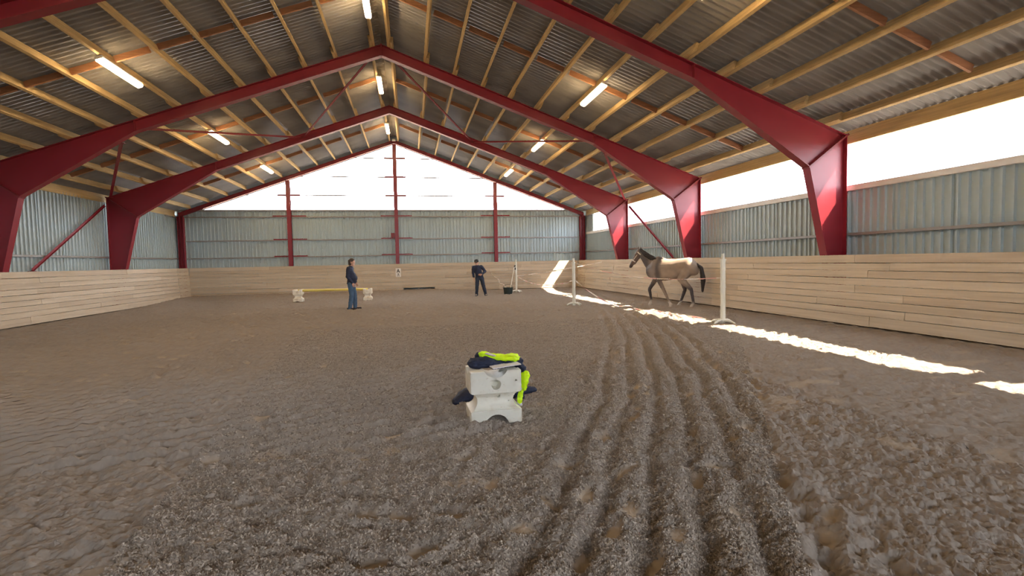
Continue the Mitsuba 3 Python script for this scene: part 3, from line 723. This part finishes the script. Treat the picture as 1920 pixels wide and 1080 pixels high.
def person(J, face, cfg, root, deg, label):
    """J: joints in metres, the person facing +y, x to the person's right"""
    k = tnum('person')
    J = {a: np.asarray(b, float) for a, b in J.items()}
    f = np.asarray(face, float); f /= np.linalg.norm(f); upz = np.array([0, 0, 1.0]); sx = np.cross(f, upz); sx /= np.linalg.norm(sx); u = np.cross(sx, f)
    H = J['head']; at = lambda a, b, c: H + sx * a + f * b + u * c
    P = [hull(sphere(at(0, -0.012, 0.03), 0.093, 20), sphere(at(0, 0.02, 0.035), 0.08, 20)), hull(sphere(at(0, 0.0, 0.02), 0.078, 16), sphere(at(0, 0.055, -0.085), 0.035, 14)),
         hull(sphere(at(0, 0.088, 0.015), 0.012, 10), sphere(at(0, 0.112, -0.028), 0.015, 10)), hull(sphere(at(0.02, 0.085, -0.06), 0.010, 10), sphere(at(-0.02, 0.085, -0.06), 0.010, 10))]
    for s in (-1, 1):
        P.append(hull(sphere(at(s * 0.088, -0.01, 0.02), 0.016, 10), sphere(at(s * 0.09, -0.015, -0.025), 0.012, 10)))
    P += chain([at(0, -0.02, -0.05), J['neck']], [0.055, 0.06])
    P += chain([J['neck'], J['chest'], J['pelvis']], [0.06, (0.14, 0.095, 0.12), (0.14, 0.10, 0.10)])
    for s in 'RL':
        P += chain([J['neck'] + [0, 0, -0.06], J['sh' + s]], [0.06, 0.062])
        P += chain([J['sh' + s], J['el' + s], J['wr' + s]], [0.055, 0.042, 0.027])
        P += chain([J['hip' + s], J['kn' + s], J['an' + s]], [0.085, 0.058, 0.04])
        P += chain([J['an' + s] + [0, 0, -0.03], J['an' + s] * 0.3 + J['toe' + s] * 0.7], [0.034, 0.024])
        P += hand(J['wr' + s], J['hd' + s], J['pn' + s], cfg.get('curl', 0.5))
    put = lambda m: place(m, root, deg)
    add(k + '__body', put(soft(P, 0.014, 4)), 'skin', True)
    # clothes
    C_ = chain([J['neck'] + [0, 0, -0.01], J['chest'], J['belly'], J['pelvis'] + [0, 0, -0.03]], [0.075, (0.175, 0.125, 0.14), cfg['belly'], (0.185, 0.142, 0.10)])
    for s in 'RL':
        C_ += chain([J['chest'] + [0, 0, 0.10], J['sh' + s]], [0.10, 0.082])
        cuff = J['wr' + s] * 0.93 + J['el' + s] * 0.07
        C_ += chain([J['sh' + s], J['el' + s], cuff], [0.082, 0.062, 0.045])
    hem = m3.Manifold.cube([2, 2, 1], True).translate([0, 0, J['pelvis'][2] + cfg['hem'] - 0.5])
    add(k + '__jacket', put(crumple(soft([union(C_) - hem], 0.022, 3), 0.010, 9, 31)), 'navy', True)
    Tr = []
    for s in 'RL':
        Tr += chain([J['pelvis'] + [0, 0, -0.02], J['hip' + s], J['kn' + s], J['an' + s] + [0, 0.0, -0.045]], [(0.15, 0.12, 0.10), 0.108, 0.082, 0.068])
    add(k + '__trousers', put(crumple(soft(Tr, 0.022, 4), 0.010, 8, 41)), cfg['trousers'], True)
    for s in 'RL':
        a, t = J['an' + s], J['toe' + s]; d = (t - a) * [1, 1, 0]; d /= np.linalg.norm(d)
        zt = t[2]
        m = soft(chain([a - d * 0.055 + [0, 0, zt - a[2] + 0.005], a + d * 0.06 + [0, 0, zt - a[2] + 0.005], a + d * 0.175 + [0, 0, zt - a[2]]], [(0.042, 0.042, 0.04), (0.046, 0.046, 0.042), (0.036, 0.04, 0.034)]) + chain([a, a - d * 0.02 + [0, 0, zt - a[2] + 0.02]], [0.05, 0.045]), 0.018, 4)
        add(k + '__shoe', put(m), cfg['shoe'], True)
    if cfg['head'] == 'cap':
        c = hull(sphere(at(0, -0.01, 0.055), 0.105, 20), sphere(at(0, -0.012, 0.03), 0.102, 20)) - m3.Manifold.cube([1, 1, 1], True).translate([0, 0, -0.5]).translate((H + u * 0.03).tolist())
        vis = hull(sphere(at(-0.06, 0.085, 0.045), 0.012, 10), sphere(at(0.06, 0.085, 0.045), 0.012, 10), sphere(at(0, 0.165, 0.03), 0.012, 10), sphere(at(-0.035, 0.15, 0.032), 0.010, 10), sphere(at(0.035, 0.15, 0.032), 0.010, 10))
        add(k + '__cap', put(soft([c, vis], 0.016, 3)), 'cap_black', True)
    else:
        c = union(chain([at(0, -0.025, 0.045), at(0, 0.0, 0.062)], [0.102, 0.094]) + chain([at(0, -0.05, 0.03), at(0, -0.045, -0.06)], [0.085, 0.07]))
        c = c - sphere(at(0, 0.105, -0.015), 0.105, 24) - m3.Manifold.cube([1, 1, 1], True).translate((H - u * 0.61).tolist())
        add(k + '__hair', put(crumple(soft([c], 0.016, 3), 0.008, 30, 3)), 'hair_dark', True)
    lab(k, label, 'person')
    return k

# man in the cap, facing the camera, legs apart, one hand at his belt
J = dict(head=(0.13, 0.10, 1.52), neck=(0.105, 0.03, 1.385), chest=(0.08, 0.0, 1.20), belly=(0.03, 0.0, 1.0), pelvis=(0.0, -0.02, 0.86),
         shR=(0.265, 0.0, 1.31), elR=(0.285, -0.03, 1.03), wrR=(0.255, 0.02, 0.80), hdR=(-0.05, 0.1, -1), pnR=(-1, 0, 0),
         shL=(-0.10, 0.0, 1.32), elL=(-0.27, -0.10, 1.11), wrL=(-0.10, 0.16, 0.985), hdL=(1, 0.15, -0.1), pnL=(0, -1, 0),
         hipR=(0.09, -0.02, 0.82), knR=(0.125, 0.04, 0.46), anR=(0.15, -0.02, 0.10), toeR=(0.20, 0.14, 0.035),
         hipL=(-0.09, -0.02, 0.82), knL=(-0.165, 0.05, 0.46), anL=(-0.27, -0.03, 0.10), toeL=(-0.31, 0.13, 0.035))
person(J, (0.12, 1, -0.22), dict(hem=-0.02, belly=(0.165, 0.125, 0.14), trousers='dark_denim', shoe='shoe_grey', head='cap'), (3.68, 22.92, gz(3.68, 22.92) + 0.02), 176, 'person in a black cap, navy jacket and dark trousers standing by the far kickboards')
# person in profile on the left
J = dict(head=(0.0, 0.05, 1.63), neck=(0.0, 0.0, 1.49), chest=(0.0, -0.02, 1.30), belly=(0.0, 0.05, 1.08), pelvis=(0.0, 0.0, 0.95),
         shR=(0.195, -0.02, 1.42), elR=(0.25, -0.05, 1.15), wrR=(0.22, 0.10, 0.93), hdR=(-0.1, 0.35, -1), pnR=(-1, 0, 0),
         shL=(-0.195, -0.02, 1.42), elL=(-0.25, -0.05, 1.15), wrL=(-0.22, 0.12, 0.93), hdL=(0.1, 0.35, -1), pnL=(1, 0, 0),
         hipR=(0.09, 0.0, 0.90), knR=(0.10, 0.03, 0.50), anR=(0.11, -0.05, 0.10), toeR=(0.12, 0.12, 0.035),
         hipL=(-0.09, 0.0, 0.90), knL=(-0.10, 0.08, 0.50), anL=(-0.12, 0.08, 0.10), toeL=(-0.13, 0.25, 0.035))
person(J, (0, 1, -0.08), dict(hem=-0.06, belly=(0.19, 0.17, 0.16), trousers='denim', shoe='shoe_dark', head='hair'), (-1.42, 18.28, gz(-1.42, 18.28) + 0.02), -98, 'person in a navy jacket and blue jeans standing in profile at the left')

# ------------------------------------------------------------------ horse
def horse(root, deg):
    k = 'horse'
    P = []
    E = lambda s, y, z, a, b, c: sphere((s, y, z), 1, 24, (a, b, c))
    tr = [E(-0.09, 0, 1.10, 0.12, 0.155, 0.22), E(-0.32, 0, 1.13, 0.20, 0.225, 0.335), E(-0.62, 0, 1.12, 0.22, 0.255, 0.335), E(-0.95, 0, 1.14, 0.22, 0.26, 0.30), E(-1.22, 0, 1.22, 0.20, 0.24, 0.25), E(-1.42, 0, 1.22, 0.20, 0.235, 0.27), E(-1.60, 0, 1.15, 0.12, 0.17, 0.20)]
    P += [hull(tr[i], tr[i + 1]) for i in range(len(tr) - 1)]
    P.append(hull(E(-0.40, 0, 1.47, 0.14, 0.055, 0.07), E(-0.62, 0, 1.39, 0.14, 0.08, 0.07)))
    nk = [E(-0.17, 0, 1.19, 0.16, 0.135, 0.27), E(0.0, 0, 1.38, 0.13, 0.10, 0.20), E(0.17, 0, 1.56, 0.10, 0.075, 0.13), E(0.27, 0, 1.69, 0.07, 0.062, 0.085)]
    P += [hull(nk[i], nk[i + 1]) for i in range(3)]
    hd = [E(0.31, 0, 1.72, 0.08, 0.07, 0.075), E(0.40, 0, 1.58, 0.09, 0.078, 0.09), E(0.53, 0, 1.40, 0.068, 0.054, 0.07), E(0.64, 0, 1.235, 0.055, 0.05, 0.054)]
    P += [hull(hd[i], hd[i + 1]) for i in range(3)]
    P.append(hull(E(0.33, 0, 1.57, 0.075, 0.055, 0.075), E(0.50, 0, 1.33, 0.04, 0.04, 0.04)))
    for s in (-1, 1):
        P.append(hull(sphere((0.275, s * 0.045, 1.77), 0.024, 10), sphere((0.29, s * 0.055, 1.82), 0.022, 10), sphere((0.31, s * 0.06, 1.875), 0.006, 8)))
        P.append(sphere((0.405, s * 0.07, 1.61), 0.022, 12)); P.append(sphere((0.655, s * 0.03, 1.245), 0.018, 10))
    def leg(y, pts, rad): return chain([(p[0], y, p[1]) for p in pts], rad)
    # left is the near side (y > 0)
    fore_near = [(-0.34, 1.05), (-0.46, 0.84), (-0.66, 0.49), (-0.83, 0.15), (-0.90, 0.07)]
    fore_far = [(-0.30, 1.05), (-0.20, 0.83), (0.03, 0.50), (-0.04, 0.17), (-0.01, 0.07)]
    hind_near = [(-1.40, 1.15), (-1.22, 0.86), (-1.55, 0.55), (-1.62, 0.17), (-1.57, 0.07)]
    hind_far = [(-1.38, 1.15), (-1.12, 0.86), (-1.22, 0.53), (-1.08, 0.17), (-1.02, 0.07)]
    fr = [(0.12, 0.09, 0.17), (0.075, 0.065, 0.10), 0.050, 0.033, 0.043]
    hr = [(0.17, 0.12, 0.20), (0.11, 0.075, 0.13), 0.052, 0.036, 0.044]
    P += leg(0.13, fore_near, fr) + leg(-0.13, fore_far, fr) + leg(0.12, hind_near, hr) + leg(-0.12, hind_far, hr)
    for y, L in ((0.13, fore_near), (-0.13, fore_far), (0.12, hind_near), (-0.12, hind_far)):
        P.append(hull(sphere((L[4][0], y, 0.07), 0.046, 14), m3.Manifold.cylinder(0.03, 0.062, 0.058, 16).translate([L[4][0] + 0.02, y, 0.0])))
    m = soft(P, 0.022, 6)
    v = m.vertices
    sw = lambda a, b, x: sstep(a, b, x)[:, None]
    nz = meshkit.fbm(v * 5, 3, 77)[:, None]
    brown, tan, dark, white = np.array([0.085, 0.062, 0.056]), np.array([0.25, 0.200, 0.158]), np.array([0.030, 0.026, 0.028]), np.array([0.62, 0.58, 0.52])
    head, neck, shoulder = np.array([0.135, 0.098, 0.085]), np.array([0.070, 0.060, 0.060]), np.array([0.19, 0.155, 0.135])
    mixc = lambda p_, q_, t_: p_ * (1 - t_) + q_ * t_
    c = mixc(head, neck, 1 - sw(0.22, 0.36, v[:, 0]))
    c = mixc(c, shoulder, 1 - sw(-0.25, -0.02, v[:, 0]))
    c = mixc(c, neck, (1 - sw(-0.46, -0.36, v[:, 0])) * 0.9)
    c = mixc(c, tan, 1 - sw(-0.66, -0.50, v[:, 0] + 0.12 * (nz[:, 0] - 0.5)))
    c = c * (0.75 + 0.5 * nz)
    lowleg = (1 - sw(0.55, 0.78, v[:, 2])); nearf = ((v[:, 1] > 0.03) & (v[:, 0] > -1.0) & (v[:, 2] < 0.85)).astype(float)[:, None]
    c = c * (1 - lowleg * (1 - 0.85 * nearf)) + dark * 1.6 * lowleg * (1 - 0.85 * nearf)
    sock = 1 - sw(0.10, 0.22, v[:, 2]); c = c * (1 - 0.75 * sock) + white * 0.75 * sock
    muz = sw(0.50, 0.62, v[:, 0]) * (v[:, 2:3] < 1.45); c = c * (1 - 0.7 * muz) + dark * 0.7 * muz
    hz0 = gz(root[0], root[1]) - 0.01
    loc = (root[0], root[1], hz0)
    scene[k + '__body'] = ply(place(m, loc, deg), 'horse_coat', True, color=c)
    # mane, forelock, tail
    mn = [crumple(soft(chain([(-0.32, 0.02, 1.44), (-0.14, 0.05, 1.50), (0.06, 0.06, 1.62), (0.24, 0.03, 1.76)], [(0.07, 0.03, 0.07), (0.07, 0.045, 0.10), (0.06, 0.04, 0.10), (0.05, 0.03, 0.06)]), 0.014, 3), 0.02, 22, 51)]
    mn.append(tube([(0.30, 0, 1.79), (0.39, 0, 1.73), (0.44, 0.01, 1.60)], [0.03, 0.025, 0.008], 8))
    add(k + '__mane', place(cat(mn), loc, deg), 'horse_hair', True)
    add(k + '__tail', place(soft(chain([(-1.66, 0, 1.28), (-1.80, 0, 1.18), (-1.86, 0, 0.85), (-1.84, 0, 0.50)], [0.04, 0.05, 0.075, 0.03]), 0.03, 3), loc, deg), 'horse_hair', True)
    for s in (-1, 1):
        add(k + '__eye', place(tm(sphere((0.418, s * 0.083, 1.612), 0.014, 12)), loc, deg), 'ink', True)
    # halter: nose band, cheek straps, crown strap
    def loop(c, ax, a, b, w, n=36):
        ax = np.asarray(ax, float); ax /= np.linalg.norm(ax); y = np.array([0, 1.0, 0]); z = np.cross(ax, y)
        th = np.linspace(0, 2 * np.pi, n); pts = np.asarray(c) + np.cos(th)[:, None] * y * a + np.sin(th)[:, None] * z * b
        return ribbon(pts, w, up=ax, th=0.004)
    h1 = loop((0.275, 0, 1.655), (0.60, 0, -0.8), 0.083, 0.115, 0.035)
    h2 = loop((0.50, 0, 1.42), (0.55, 0, -0.83), 0.066, 0.088, 0.028)
    ch = [ribbon(np.array([(0.34, s * 0.080, 1.60), (0.42, s * 0.078, 1.52), (0.50, s * 0.066, 1.42)]), 0.02, up=(0.5, 0, 0.5), th=0.004) for s in (-1, 1)]
    add(k + '__halter', place(cat([h1, h2] + ch), loc, deg), 'halter', False)
    lab(k + '__halter', 'pale halter'); lab(k + '__mane', 'black mane'); lab(k + '__tail', 'black tail')
    lab(k, 'brown horse with dark legs and a pale halter walking along the right kickboards', 'horse')
HD = math.degrees(math.atan2(0.866, -0.5))
horse((7.97, 14.89), HD)
